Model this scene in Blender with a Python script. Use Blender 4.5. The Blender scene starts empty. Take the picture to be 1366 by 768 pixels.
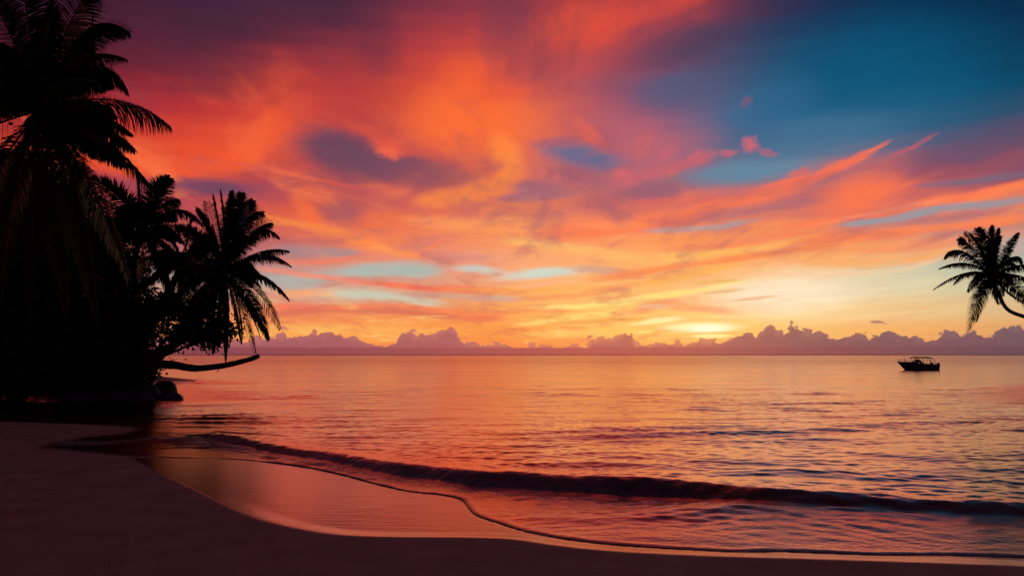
import bpy, math, random
import numpy as np

# ------------------------------------------------------------------ camera
F, HZ, CH = 1024.5, 474.0, 2.4            # focal length (px at 1366 wide), horizon row, camera height (m)
PITCH = math.atan((HZ - 384.0) / F)
sc = bpy.context.scene
cd = bpy.data.cameras.new('camera'); cam = bpy.data.objects.new('camera', cd)
sc.collection.objects.link(cam)
cd.sensor_width = 36.0; cd.lens = F / 1366.0 * 36.0
cam.location = (0, 0, CH); cam.rotation_euler = (math.pi / 2 + PITCH, 0, 0)
cd.clip_start = 0.1; cd.clip_end = 60000
sc.camera = cam
sc.view_settings.view_transform = 'Standard'; sc.view_settings.look = 'None'
sc.view_settings.exposure = 0.0; sc.view_settings.gamma = 1.0
sc.view_settings.use_curve_mapping = False
sc.render.resolution_x, sc.render.resolution_y = 1024, 575
sc.cycles.use_adaptive_sampling = True; sc.cycles.adaptive_threshold = 0.02; sc.cycles.adaptive_min_samples = 20
sc.cycles.max_bounces = 4; sc.cycles.diffuse_bounces = 2; sc.cycles.glossy_bounces = 3; sc.cycles.transparent_max_bounces = 4
sc.cycles.sample_clamp_indirect = 4.0; sc.cycles.use_denoising = True

cp, sp = math.cos(PITCH), math.sin(PITCH)
def ray(px, py):
    x = (px - 683.0) / F; y = (384.0 - py) / F
    return np.array([x, cp - y * sp, sp + y * cp])
def ground(px, py, z=0.0):
    r = ray(px, py); t = (z - CH) / r[2]
    return np.array([0, 0, CH]) + r * t
def at(px, py, d):
    r = ray(px, py); return np.array([0, 0, CH]) + r * (d / r[1])
def azel(px, py):
    r = ray(px, py)
    return math.degrees(math.atan2(r[0], r[1])), math.degrees(math.atan2(r[2], math.hypot(r[0], r[1])))
def project_inv(az, el):
    a, e = math.radians(az), math.radians(el)
    d = np.array([math.sin(a) * math.cos(e), math.cos(a) * math.cos(e), math.sin(e)])
    fz = d[1] * cp + d[2] * sp; fy = -d[1] * sp + d[2] * cp
    return 683 + F * d[0] / fz, 384 - F * fy / fz
def lin(c):
    c = np.array(c, float) / 255.0
    return tuple(np.where(c <= 0.04045, c / 12.92, ((c + 0.055) / 1.055) ** 2.4))

# ------------------------------------------------------------------ world: afterglow sky
SUN_AZ, SUN_EL = azel(940, 452)[0], 1.2
wd = bpy.data.worlds.new("World"); sc.world = wd; wd.use_nodes = True
nt = wd.node_tree; N = nt.nodes; L = nt.links
for n in list(N): N.remove(n)
out = N.new('ShaderNodeOutputWorld'); bg = N.new('ShaderNodeBackground'); L.new(bg.outputs[0], out.inputs[0])
wd.cycles.sampling_method = 'NONE'
def M(op, a, b=None, c=None, clamp=False):
    n = N.new('ShaderNodeMath'); n.operation = op; n.use_clamp = clamp
    for i, v in enumerate((a, b, c)):
        if v is None: continue
        if isinstance(v, (int, float)): n.inputs[i].default_value = v
        else: L.new(v, n.inputs[i])
    return n.outputs[0]
def COMB(x, y, z=0.0):
    n = N.new('ShaderNodeCombineXYZ')
    for i, v in enumerate((x, y, z)):
        if isinstance(v, (int, float)): n.inputs[i].default_value = v
        else: L.new(v, n.inputs[i])
    return n.outputs[0]
def NOISE(vec, scale, detail=3, rough=0.55, dist=0.0):
    n = N.new('ShaderNodeTexNoise'); n.inputs['Scale'].default_value = scale
    n.inputs['Detail'].default_value = detail; n.inputs['Roughness'].default_value = rough
    n.inputs['Distortion'].default_value = dist
    L.new(vec, n.inputs['Vector']); return n
def MIXC(f, a, b, mode='MIX'):
    n = N.new('ShaderNodeMix'); n.data_type = 'RGBA'; n.blend_type = mode
    for i, v in ((0, f), (6, a), (7, b)):
        if isinstance(v, (int, float)): n.inputs[i].default_value = v
        elif isinstance(v, tuple): n.inputs[i].default_value = (*v[:3], 1)
        else: L.new(v, n.inputs[i])
    return n.outputs[2]
def SMOOTH(v, a, b, lo=0.0, hi=1.0):
    n = N.new('ShaderNodeMapRange'); n.interpolation_type = 'SMOOTHSTEP'
    n.inputs[1].default_value = a; n.inputs[2].default_value = b
    n.inputs[3].default_value = lo; n.inputs[4].default_value = hi
    L.new(v, n.inputs[0]); return n.outputs[0]
tc = N.new('ShaderNodeTexCoord'); sep = N.new('ShaderNodeSeparateXYZ'); L.new(tc.outputs['Generated'], sep.inputs[0])
X, Y, Z = sep.outputs
AZ = M('MULTIPLY', M('ARCTAN2', X, Y), 180 / math.pi)
EL = M('MULTIPLY', M('ARCSINE', Z), 180 / math.pi)
RAW = COMB(AZ, EL)
nw = NOISE(COMB(M('MULTIPLY', AZ, 0.35), EL), 0.16, 4, 0.6)
sx = N.new('ShaderNodeSeparateXYZ'); L.new(nw.outputs['Color'], sx.inputs[0])
nf = NOISE(COMB(M('MULTIPLY', AZ, 0.25), M('ADD', EL, M('MULTIPLY', AZ, -0.06))), 1.1, 5, 0.65, 0.4)
sf = N.new('ShaderNodeSeparateXYZ'); L.new(nf.outputs['Color'], sf.inputs[0])
elw = SMOOTH(EL, 0.5, 14.0, 0.25, 1.0)
WAZ = M('ADD', AZ, M('ADD', M('MULTIPLY', M('SUBTRACT', sx.outputs[0], 0.5), 3.0), M('MULTIPLY', M('SUBTRACT', sf.outputs[0], 0.5), 0.8)))
WEL = M('ADD', EL, M('MULTIPLY', elw, M('ADD', M('MULTIPLY', M('SUBTRACT', sx.outputs[1], 0.5), 1.6), M('MULTIPLY', M('SUBTRACT', sf.outputs[1], 0.5), 0.5))))
WV = COMB(WAZ, WEL)

# broad colour of the afterglow, read as rows of elevation, each a ramp of azimuth
GX = np.linspace(0, 1366, 15)
GRID = {
 0:  [(50,22,45),(60,25,48),(64,28,52),(64,34,58),(76,38,62),(76,38,62),(120,48,66),(138,52,66),(195,65,62),(200,68,62),(85,42,66),(32,42,78),(0,50,85),(0,44,80),(2,34,66)],
 40: [(60,22,42),(75,25,45),(92,32,50),(72,36,56),(88,38,58),(120,46,64),(165,56,64),(190,66,64),(225,78,58),(140,62,78),(45,56,88),(25,62,98),(0,66,100),(0,60,92),(2,42,76)],
 80: [(90,25,42),(110,28,44),(125,36,50),(95,40,58),(160,50,56),(155,54,62),(205,66,58),(230,82,58),(190,70,70),(115,66,90),(60,74,108),(15,74,110),(0,76,112),(0,72,106),(2,56,88)],
 120:[(120,30,45),(140,35,45),(165,42,50),(125,46,58),(205,66,54),(180,58,60),(235,88,52),(240,92,60),(160,78,92),(90,84,118),(65,88,122),(15,90,124),(18,92,130),(0,86,122),(0,66,96)],
 150:[(150,38,48),(170,42,48),(185,48,50),(190,52,54),(225,78,52),(175,58,64),(250,105,52),(250,115,55),(200,86,90),(135,88,118),(50,100,138),(30,100,138),(55,104,138),(0,88,124),(60,72,98)],
 190:[(190,55,50),(205,60,48),(215,65,48),(240,85,45),(225,82,55),(150,66,80),(240,95,60),(250,115,60),(175,88,100),(185,98,112),(80,98,130),(60,105,138),(80,112,140),(70,80,112),(130,72,98)],
 215:[(215,70,45),(225,75,45),(235,78,42),(238,85,45),(190,72,68),(110,68,88),(170,80,90),(250,110,65),(120,100,125),(190,98,108),(85,105,138),(82,128,152),(210,98,95),(110,78,105),(150,78,95)],
 240:[(200,70,70),(170,60,70),(150,62,80),(135,66,88),(160,68,80),(145,72,86),(205,90,80),(250,125,60),(165,100,115),(160,95,110),(100,125,150),(190,100,100),(240,110,80),(175,85,95),(125,85,110)],
 270:[(200,80,75),(190,75,75),(180,70,80),(175,70,82),(240,95,55),(180,85,90),(225,100,85),(245,130,75),(200,105,105),(215,100,90),(235,105,80),(175,98,105),(245,115,80),(225,105,85),(240,125,95)],
 300:[(200,80,75),(200,80,75),(200,80,75),(200,85,80),(230,100,70),(245,115,65),(240,120,80),(252,150,90),(245,130,95),(252,135,85),(215,140,120),(245,120,82),(215,135,115),(150,140,145),(200,120,105)],
 330:[(190,90,90),(190,90,90),(190,90,90),(190,90,92),(200,110,105),(245,135,85),(230,125,105),(252,160,95),(252,155,100),(250,165,95),(250,140,80),(252,150,85),(252,150,85),(250,150,95),(165,170,170)],
 355:[(150,130,140),(150,130,140),(150,130,140),(150,130,140),(175,135,140),(235,140,112),(225,140,125),(250,170,130),(252,180,115),(252,175,105),(252,175,95),(252,190,125),(200,195,165),(185,195,170),(170,180,165)],
 390:[(200,150,130),(200,150,130),(200,150,130),(205,155,135),(215,165,140),(205,180,160),(225,155,120),(252,170,100),(252,190,110),(250,180,110),(250,210,160),(250,225,185),(235,210,165),(220,205,160),(205,195,160)],
 420:[(245,145,85),(245,145,85),(245,145,85),(245,145,85),(245,140,85),(245,140,85),(250,150,80),(252,165,85),(255,205,110),(255,195,110),(255,210,130),(252,215,150),(245,200,135),(235,190,130),(225,175,120)],
 442:[(250,160,85),(250,160,85),(250,160,85),(250,165,85),(252,175,90),(252,170,85),(252,160,75),(250,150,75),(255,185,95),(255,205,115),(255,200,110),(250,190,110),(245,180,105),(238,170,100),(225,160,105)],
 474:[(245,130,75)]*5+[(248,135,72)]*3+[(252,150,78)]*3+[(240,150,85),(235,145,90),(230,140,90),(220,135,95)],
}
GY = sorted(GRID)
GA = np.array([[lin(c) for c in GRID[y]] for y in GY])
def gridcol(px, py):
    px = min(max(px, 0), 1366); py = min(max(py, 0), 474)
    col = np.array([[np.interp(px, GX, GA[j, :, k]) for k in range(3)] for j in range(len(GY))])
    return np.array([np.interp(py, GY, col[:, k]) for k in range(3)])
AZS = list(np.linspace(-36, 36, 21))
ELS = [-1.0] + list(np.linspace(0.2, 25.2, 19)) + [32.0, 45.0, 65.0, 90.0]
NIGHT_L, NIGHT_R, TOPC = np.array(lin((38, 20, 34))), np.array(lin((18, 24, 42))), np.array(lin((64, 34, 48)))
def skycol(az, el):
    e = min(max(el, 0.0), 25.0); a = max(-33.0, min(33.0, az))
    for _ in range(1):
        px, py = project_inv(a, e)
    c = gridcol(px, py)
    if el > 25:
        k = min(1, (el - 25) / 28.0); k = k * k * (3 - 2 * k)
        c = c * (1 - k) + TOPC * k
    if abs(az) > 33:
        k = min(1, (abs(az) - 33) / 55.0); k = k ** 0.7
        c = c * (1 - k) + (NIGHT_L if az < 0 else NIGHT_R) * k
    return c
def RAMP(fac, stops):
    n = N.new('ShaderNodeValToRGB'); r = n.color_ramp; r.interpolation = 'B_SPLINE'
    while len(r.elements) > 1: r.elements.remove(r.elements[-1])
    r.elements[0].position = stops[0][0]; r.elements[0].color = (*stops[0][1], 1)
    for p, c in stops[1:]:
        e = r.elements.new(p); e.color = (*c, 1)
    L.new(fac, n.inputs[0]); return n.outputs[0]
A0, A1 = -100.0, 100.0
FA = M('DIVIDE', M('SUBTRACT', WAZ, A0), A1 - A0)
col = None
allaz = [-100, -80, -65, -52, -43] + AZS + [43, 52, 65, 80, 100]
for j, e in enumerate(ELS):
    stops = [((a - A0) / (A1 - A0), tuple(skycol(a, e))) for a in allaz]
    r = RAMP(FA, stops)
    if col is None: col = r
    else: col = MIXC(SMOOTH(WEL, ELS[j - 1], e), col, r)

# cloud strokes: soft ellipses placed by azimuth and elevation
def BLOB(col, px, py, rx, ry, c, a=1.0, ang=0.0, vec=None, soft=0.0, mod=None):
    cx, cy = azel(px, py)
    ca, sa = math.cos(math.radians(ang)), math.sin(math.radians(ang))
    ux = azel(px + rx * ca, py - rx * sa); vx = azel(px - ry * sa, py - ry * ca)
    lx = math.hypot(ux[0] - cx, ux[1] - cy); ly = math.hypot(vx[0] - cx, vx[1] - cy)
    rot = math.atan2(ux[1] - cy, ux[0] - cx)
    m = N.new('ShaderNodeMapping'); m.vector_type = 'TEXTURE'
    m.inputs['Location'].default_value = (cx, cy, 0); m.inputs['Rotation'].default_value = (0, 0, rot)
    m.inputs['Scale'].default_value = (lx * 1.3, ly * 1.3, 1)
    L.new(vec or WV, m.inputs['Vector'])
    g = N.new('ShaderNodeTexGradient'); g.gradient_type = 'SPHERICAL'; L.new(m.outputs[0], g.inputs[0])
    f = SMOOTH(g.outputs['Fac'], soft * 0.3, 0.75 - soft * 0.45, 0.0, a)
    if mod is not None: f = M('MULTIPLY', f, mod)
    return MIXC(f, col, lin(c))
def STROKE(col, pts, c, a=1.0, **k):
    for (x0, y0, w0), (x1, y1, w1) in zip(pts[:-1], pts[1:]):
        ln = math.hypot(x1 - x0, y1 - y0)
        col = BLOB(col, (x0 + x1) / 2, (y0 + y1) / 2, ln * 0.78, (w0 + w1) / 2, c, a, math.degrees(math.atan2(-(y1 - y0), x1 - x0)), **k)
    return col
S = [
 # left: red orange arc and the violet gaps under it
 ('s', [(150,215,26),(230,226,20),(300,222,20),(350,190,24),(380,155,30)], (250,92,44), .6),
 ('s', [(290,232,7),(360,232,8),(430,215,10)], (196,72,70), .5),
 ('b', 282, 249, 78, 15, (104,68,96), .9, -3),
 ('b', 430, 4, 90, 30, (70,36,60), .7, -14),
 ('b', 500, 52, 40, 50, (98,44,64), .45, 20),
 ('b', 480, 165, 60, 30, (184,62,64), .6, -20),
 ('b', 360, 256, 40, 16, (168,72,88), .5, -10),
 ('b', 520, 222, 130, 30, (120,74,94), .8, -12),
 ('b', 455, 200, 62, 32, (112,70,90), .9, -25),
 ('b', 450, 200, 46, 26, (104,66,88), .7, 0),
 ('b', 452, 284, 34, 20, (146,84,100), .75, -5),
 ('s', [(318,214,4),(370,224,4),(420,240,4),(470,250,4)], (222,86,78), .45),
 ('s', [(395,268,14),(420,300,12)], (250,112,62), .6),
 ('b', 200, 55, 150, 46, (68,34,56), .45, 10),
 # centre: the column of orange
 ('b', 612, 165, 72, 66, (255,110,52), .7, 0),
 ('b', 640, 110, 60, 44, (246,100,50), .5, 0),
 ('s', [(650,110,30),(720,60,30),(800,18,26)], (230,82,56), .6),
 ('b', 522, 199, 30, 13, (240,88,64), .7, -14),
 ('s', [(470,165,10),(520,190,10),(600,220,10)], (220,84,66), .4),
 ('s', [(660,190,26),(690,222,18),(664,246,17),(620,262,14),(560,268,10)], (255,138,64), .8),
 ('b', 690, 262, 36, 5, (226,108,92), .6, 8),
 ('b', 500, 255, 50, 10, (196,86,88), .5, -4),
 ('s', [(330,292,6),(390,298,9),(450,312,9),(510,330,9),(560,346,7)], (253,140,68), .65),
 ('s', [(560,296,12),(640,298,13),(720,300,12)], (255,156,92), .7),
 ('s', [(540,330,8),(600,318,8)], (200,118,112), .55),
 ('s', [(565,338,3),(590,322,3),(606,316,3)], (248,130,95), .7),
 ('b', 620, 346, 40, 7, (214,140,132), .6, 0),
 ('s', [(370,336,9),(430,336,9),(480,340,7)], (158,134,142), .8),
 ('s', [(380,352,5),(450,348,4),(510,336,3)], (246,124,100), .7),
 ('b', 505, 361, 80, 12, (172,183,174), .95, 4),
 ('b', 552, 364, 40, 10, (172,183,174), .9, 0),
 ('b', 395, 376, 60, 12, (172,176,170), .8, 0),
 ('s', [(360,362,4),(440,372,5),(500,380,5)], (248,138,112), .75),
 ('s', [(380,394,6),(440,390,6)], (250,160,110), .7),
 ('s', [(450,392,6),(520,396,8),(580,404,5)], (202,206,182), .85),
 ('s', [(500,380,4),(570,385,6),(650,386,5)], (248,106,78), .85),
 ('b', 570, 394, 55, 5, (196,140,132), .6, 0),
 ('s', [(370,408,6),(430,410,6)], (246,110,84), .7),
 ('s', [(370,418,5),(450,412,6),(540,416,6),(620,424,5)], (214,104,88), .75),
 ('s', [(440,412,3),(520,408,4),(640,418,4)], (252,128,84), .7),
 ('s', [(380,437,6),(470,438,7),(580,442,6)], (253,178,92), .7),
 # centre low: pale windows and yellow streaks
 ('b', 636, 361, 42, 6, (196,206,196), .85, -3),
 ('b', 722, 366, 66, 8, (204,216,202), .95, 4),
 ('b', 808, 362, 44, 7, (206,160,144), .7, -6),
 ('b', 650, 397, 60, 5, (206,180,160), .8, -2),
 ('s', [(700,384,5),(760,376,5)], (252,178,136), .7),
 ('s', [(690,322,9),(760,330,10),(840,344,9),(930,350,8)], (254,186,106), .75),
 ('s', [(610,386,4),(700,388,5),(790,384,6)], (254,170,84), .7),
 ('s', [(700,398,4),(770,394,5),(840,380,6)], (250,140,90), .6),
 ('s', [(710,412,3),(780,408,5),(850,398,5),(930,388,5),(1000,374,3)], (255,226,130), .9),
 ('s', [(700,432,3),(770,422,5),(830,414,4)], (255,216,116), .85),
 ('s', [(620,424,4),(700,414,4),(760,414,3)], (250,142,88), .7),
 ('b', 640, 424, 34, 6, (246,122,86), .8, 0),
 ('s', [(760,430,3),(860,424,4)], (240,160,82), .7),
 ('s', [(700,446,6),(790,442,6),(850,440,5)], (255,200,104), .7),
 ('s', [(840,416,6),(880,404,8),(930,410,7),(975,413,5)], (246,158,108), .8),
 ('b', 870, 407, 26, 3, (240,190,160), .6, 0),
 ('s', [(860,378,9),(920,366,9),(980,354,6)], (253,176,84), .7),
 ('s', [(800,372,8),(870,362,6),(950,350,5),(1040,338,5),(1110,330,4)], (250,136,80), .8),
 ('s', [(880,345,8),(960,338,8),(1060,322,7)], (254,186,98), .7),
 ('s', [(900,332,6),(980,326,8),(1060,312,6)], (250,132,88), .5),
 # low right: clear lemon sky
 ('b', 1050, 392, 110, 30, (253,232,200), .8, 4),
 ('b', 1180, 376, 90, 20, (224,212,176), .6, 6),
 ('s', [(930,378,2),(985,374,3)], (236,176,90), .8),
 ('s', [(950,390,2),(990,386,3)], (228,178,112), .8),
 ('s', [(985,400,2),(1030,396,3)], (238,176,126), .85),
 ('b', 882, 426, 30, 4, (255,240,170), .95, 6),
 ('b', 868, 443, 32, 3, (255,226,120), .9, 0),
 ('b', 938, 436, 48, 8, (255,246,190), .95, 0),
 ('b', 948, 448, 30, 3, (255,240,150), .9, 0),
 ('b', 930, 442, 70, 1.8, (240,188,92), .7, -2),
 ('s', [(940,422,2),(1000,420,2)], (255,222,150), .8),
 ('s', [(1060,346,12),(1150,352,9),(1220,346,8),(1290,330,6)], (253,172,100), .75),
 ('s', [(1040,362,5),(1130,366,5),(1200,360,4),(1250,346,4)], (253,206,158), .5),
 # the long orange bands to the right
 ('s', [(740,310,12),(820,304,14),(900,290,13),(980,268,12),(1060,246,11)], (252,120,78), .85),
 ('s', [(780,302,7),(850,298,8)], (255,146,90), .7),
 ('s', [(1040,246,10),(1090,232,9),(1130,216,6),(1165,200,5),(1188,186,3)], (248,112,80), .9),
 ('b', 1140, 262, 66, 30, (252,118,76), .85, 18),
 ('s', [(1196,206,4),(1218,196,5),(1246,178,2)], (196,92,104), .7),
 ('b', 1270, 208, 80, 22, (92,78,108), .6, 14),
 ('s', [(1220,232,12),(1300,222,12),(1380,200,12)], (150,78,96), .7),
 ('s', [(1230,246,5),(1300,238,6),(1380,224,6)], (118,102,126), .75),
 ('s', [(1060,302,5),(1140,290,8),(1220,272,9),(1300,258,9),(1380,240,9)], (253,124,80), .95),
 ('s', [(1090,300,4),(1180,280,4),(1260,264,4)], (255,150,112), .5),
 ('s', [(1120,302,4),(1180,294,7),(1250,278,8),(1380,262,7)], (146,152,160), .9),
 ('s', [(1210,298,8),(1290,286,9),(1380,276,9)], (188,112,112), .8),
 ('s', [(1060,326,9),(1150,316,10),(1250,304,9),(1380,286,8)], (253,130,78), .9),
 ('b', 1260, 322, 120, 7, (250,150,104), .6, 9),
 ('b', 1330, 330, 90, 12, (186,174,164), .7, 10),
 ('s', [(870,306,4),(930,304,6),(990,298,4)], (178,160,160), .8),
 ('s', [(940,290,6),(1010,280,10),(1080,268,8)], (176,104,112), .7),
 ('s', [(880,322,8),(960,316,9),(1040,300,8)], (254,146,84), .7),
 # the pink veil and the blue gaps
 ('b', 775, 207, 62, 18, (100,104,140), .95, -6),
 ('b', 715, 262, 50, 9, (140,104,126), .7, 6),
 ('b', 745, 190, 36, 8, (160,92,116), .7, 10),
 ('b', 715, 250, 36, 10, (150,108,126), .8, 0),
 ('b', 740, 240, 60, 24, (168,92,112), .5, 10),
 ('s', [(808,242,10),(860,232,12),(910,218,11),(950,206,8)], (198,98,110), .85),
 ('b', 850, 190, 62, 40, (186,98,112), .6, -30),
 ('s', [(775,165,14),(800,190,10)], (230,100,84), .7),
 ('b', 865, 256, 62, 11, (146,92,114), .85, 6),
 ('b', 1000, 226, 96, 17, (94,134,160), .95, 8),
 ('b', 1160, 100, 170, 76, (0,84,120), .6, 10),
 ('b', 1020, 150, 90, 46, (48,100,140), .6, 30),
 ('b', 1100, 175, 110, 30, (66,112,146), .6, 8),
 ('b', 900, 118, 66, 22, (82,88,124), .7, 10),
 ('b', 920, 60, 90, 26, (62,58,86), .5, 18),
 ('s', [(780,60,22),(830,30,18),(930,-6,14)], (222,76,60), .55),
]
veil = SMOOTH(NOISE(COMB(M('MULTIPLY', AZ, 0.4), M('ADD', EL, M('MULTIPLY', AZ, -0.1))), 0.9, 4, 0.6).outputs['Fac'], 0.25, 0.60, 0.72, 1.0)
for s in S:
    if s[0] == 's': col = STROKE(col, s[1], s[2], s[3], mod=veil)
    else: col = BLOB(col, s[1], s[2], s[3], s[4], s[5], s[6], s[7], mod=veil)
# cirrus texture laid on a flat cloud sheet overhead, so it narrows towards the horizon as real cloud does
zz = M('ADD', M('MAXIMUM', Z, 0.0), 0.05)
PLX, PLY = M('DIVIDE', X, zz), M('DIVIDE', Y, zz)
def SHEET(rot, sx_, sy_, scale, det=6, rough=.58, dist=.8, off=0.0):
    mp = N.new('ShaderNodeMapping'); mp.inputs['Rotation'].default_value = (0, 0, math.radians(rot)); mp.inputs['Scale'].default_value = (sx_, sy_, 1)
    mp.inputs['Location'].default_value = (off, off * .7, 0)
    L.new(COMB(PLX, PLY), mp.inputs['Vector']); return NOISE(mp.outputs[0], scale, det, rough, dist).outputs['Fac']
c1 = SHEET(35, 1.0, .45, 1.15); c2 = SHEET(-20, 1.3, .5, 2.6, off=5.0)
cs = N.new('ShaderNodeSeparateColor'); L.new(col, cs.inputs[0])
warm = SMOOTH(M('SUBTRACT', cs.outputs[0], M('MULTIPLY', cs.outputs[2], 1.1)), 0.02, 0.35)
shade = RAMP(M('DIVIDE', EL, 26.0, clamp=True), [(0.0, lin((236,130,80))), (.12, lin((228,118,84))), (.3, lin((176,100,112))), (.55, lin((122,74,98))), (1.0, lin((84,44,68)))])
glow = RAMP(M('DIVIDE', EL, 26.0, clamp=True), [(0.0, lin((255,226,140))), (.15, lin((255,198,118))), (.35, lin((255,138,84))), (.6, lin((250,100,56))), (1.0, lin((232,80,54)))])
clear_ = M('SUBTRACT', 1.0, M('MULTIPLY', SMOOTH(AZ, 8.0, 17.0), SMOOTH(M('SUBTRACT', EL, M('MULTIPLY', AZ, .06)), 6.0, 4.6, .0, .85)))
warm = M('MULTIPLY', warm, clear_)
comb_ = M('ADD', M('MULTIPLY', c1, .68), M('MULTIPLY', c2, .32))
col = MIXC(M('MULTIPLY', SMOOTH(comb_, .52, .36, .0, .62), warm), col, shade)
col = MIXC(M('MULTIPLY', SMOOTH(comb_, .53, .68, .0, .62), warm), col, glow)
# small puffs with ragged edges
pn = NOISE(RAW, 1.6, 4, 0.6); ps = N.new('ShaderNodeVectorMath'); ps.operation = 'MULTIPLY_ADD'
L.new(pn.outputs['Color'], ps.inputs[0]); ps.inputs[1].default_value = (1.1, 0.8, 0); pa = N.new('ShaderNodeVectorMath'); pa.operation = 'SUBTRACT'
L.new(RAW, pa.inputs[0]); pa.inputs[1].default_value = (0.55, 0.4, 0); L.new(pa.outputs[0], ps.inputs[2]); PV = ps.outputs[0]
for b in [(1000,193,12,11,(208,100,112),.9,30),(972,204,13,5,(196,98,112),.8,8),(1022,203,16,6,(168,98,124),.8,-10),(955,185,9,4,(130,98,130),.6,10),
          (996,136,10,6,(128,86,116),.6,30),(1066,230,18,6,(216,104,104),.85,14),(928,210,14,10,(204,100,112),.6,20),(830,232,12,9,(212,100,104),.6,0),
          (722,230,9,8,(216,104,100),.7,0),(742,236,7,6,(206,104,104),.7,0),(518,204,18,9,(252,104,70),.7,-10),(890,205,16,9,(206,100,112),.45,30)]:
    col = BLOB(col, *b[:4], b[4], b[5], b[6], vec=PV)
# fine fibres in the cirrus
fib = NOISE(COMB(M('MULTIPLY', WAZ, 0.16), M('ADD', WEL, M('MULTIPLY', WAZ, -0.08))), 2.6, 5, 0.6)
fv0 = M('SUBTRACT', fib.outputs['Fac'], 0.5)
fv = M('MULTIPLY_ADD', fv0, SMOOTH(EL, 3.0, 16.0, 0.20, 0.05), 1.0)
hv = N.new('ShaderNodeVectorMath'); hv.operation = 'SCALE'; L.new(col, hv.inputs[0]); L.new(fv, hv.inputs['Scale']); col = hv.outputs[0]

for b in [(930,437,52,7,(255,244,176),.9,0),(944,438,30,5,(255,252,218),.95,0),(946,448,26,2.6,(255,240,160),.9,0),(868,430,34,2.6,(255,238,160),.8,5)]:
    col = BLOB(col, *b[:4], b[4], b[5], b[6], vec=RAW)
# bank of cumulus along the horizon
SKYL = [(-60,446),(100,448),(200,446),(300,450),(340,448),(360,446),(380,444),(400,444),(420,440),(440,437),(455,438),(465,444),(480,447),(488,452),(500,454),(520,452),(530,449),(533,439),(548,439),(555,445),(565,440),(572,442),(580,443),(590,437),(597,432),(606,434),(612,445),(618,454),(630,452),(636,455),(650,457),(670,456),(690,456),(700,459),(720,459),(745,461),(760,458),(780,459),(785,455),(795,449),(805,447),(817,449),(825,443),(832,438),(840,436),(843,442),(845,452),(850,456),(870,453),(900,452),(915,455),(925,452),(935,448),(945,452),(970,448),(985,443),(990,434),(1000,436),(1005,443),(1012,446),(1018,432),(1030,430),(1036,438),(1048,440),(1052,430),(1060,427),(1067,433),(1075,439),(1100,440),(1125,444),(1140,440),(1160,445),(1175,437),(1182,433),(1195,440),(1210,441),(1230,448),(1250,449),(1255,440),(1262,438),(1285,441),(1300,437),(1313,441),(1320,444),(1330,436),(1343,427),(1355,430),(1366,436),(1420,444),(1500,448)]
fc = N.new('ShaderNodeFloatCurve'); cu = fc.mapping.curves[0]
fc.mapping.use_clip = False
pts = []
for px, py in SKYL:
    a, e = azel(px, py); pts.append(((a + 45) / 90.0, e / 4.0))
cu.points[0].location = (0.0, pts[0][1]); cu.points[1].location = (1.0, pts[-1][1])
for p in pts: cu.points.new(*p)
for p in cu.points: p.handle_type = 'VECTOR'
fc.mapping.update()
bn = NOISE(RAW, 1.5, 5, 0.62); bs = N.new('ShaderNodeSeparateXYZ'); L.new(bn.outputs['Color'], bs.inputs[0])
baz = M('ADD', AZ, M('MULTIPLY', M('SUBTRACT', bs.outputs[0], 0.5), 0.55))
L.new(M('DIVIDE', M('ADD', baz, 45.0), 90.0), fc.inputs['Value'])
top = M('MULTIPLY', fc.outputs[0], 4.0)
vor = N.new('ShaderNodeTexVoronoi'); vor.feature = 'F1'; vor.inputs['Scale'].default_value = 1.25; L.new(PV, vor.inputs['Vector'])
vor2 = N.new('ShaderNodeTexVoronoi'); vor2.feature = 'F1'; vor2.inputs['Scale'].default_value = 3.0; L.new(PV, vor2.inputs['Vector'])
topn = M('ADD', top, M('ADD', M('MULTIPLY', M('SUBTRACT', bs.outputs[1], 0.5), 0.30), M('ADD', M('MULTIPLY', M('SUBTRACT', 0.36, vor.outputs['Distance']), 0.72), M('MULTIPLY', M('SUBTRACT', 0.34, vor2.outputs['Distance']), 0.30))))
dtop = M('SUBTRACT', topn, EL)
cmask = SMOOTH(dtop, -0.03, 0.10)
def azramp(spec):
    return RAMP(M('DIVIDE', M('ADD', AZ, 45.0), 90.0), [((azel(x, 460)[0] + 45) / 90, lin(c)) for x, c in spec])
ccol = azramp([(0,(140,74,98)),(400,(158,86,100)),(600,(168,90,98)),(760,(184,98,92)),(900,(178,96,94)),(1000,(150,84,94)),(1100,(122,78,92)),(1220,(108,74,94)),(1366,(96,74,96))])
crim = azramp([(0,(160,88,104)),(400,(184,108,112)),(600,(194,112,108)),(760,(214,126,98)),(930,(226,140,100)),(1000,(176,106,102)),(1100,(150,98,102)),(1220,(128,92,104)),(1366,(114,88,106))])
chz = azramp([(0,(122,62,78)),(400,(150,76,84)),(600,(168,84,84)),(760,(188,94,84)),(900,(182,96,86)),(1000,(160,90,86)),(1100,(142,82,84)),(1220,(126,80,84)),(1366,(106,76,88))])
lump = M('ADD', M('MULTIPLY', vor.outputs['Distance'], .55), M('MULTIPLY', vor2.outputs['Distance'], .35))
cbody = MIXC(SMOOTH(M('ADD', M('MULTIPLY', dtop, .55), lump), 0.28, 0.85), crim, ccol)
hazem = SMOOTH(M('ADD', EL, M('MULTIPLY', M('SUBTRACT', bs.outputs[2], 0.5), 0.22)), 0.50, 0.66, 1.0, 0.0)
col = MIXC(M('MULTIPLY', cmask, 0.90), col, cbody)
col = MIXC(hazem, col, chz)
for b in [(1172,430,9,2.2,(150,100,106),.9,0),(786,449,5,2.5,(200,112,92),.9,20),(380,437,6,3,(190,112,110),.8,0)]:
    col = BLOB(col, b[0], b[1], b[2], b[3], b[4], b[5], b[6], vec=PV)
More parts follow.
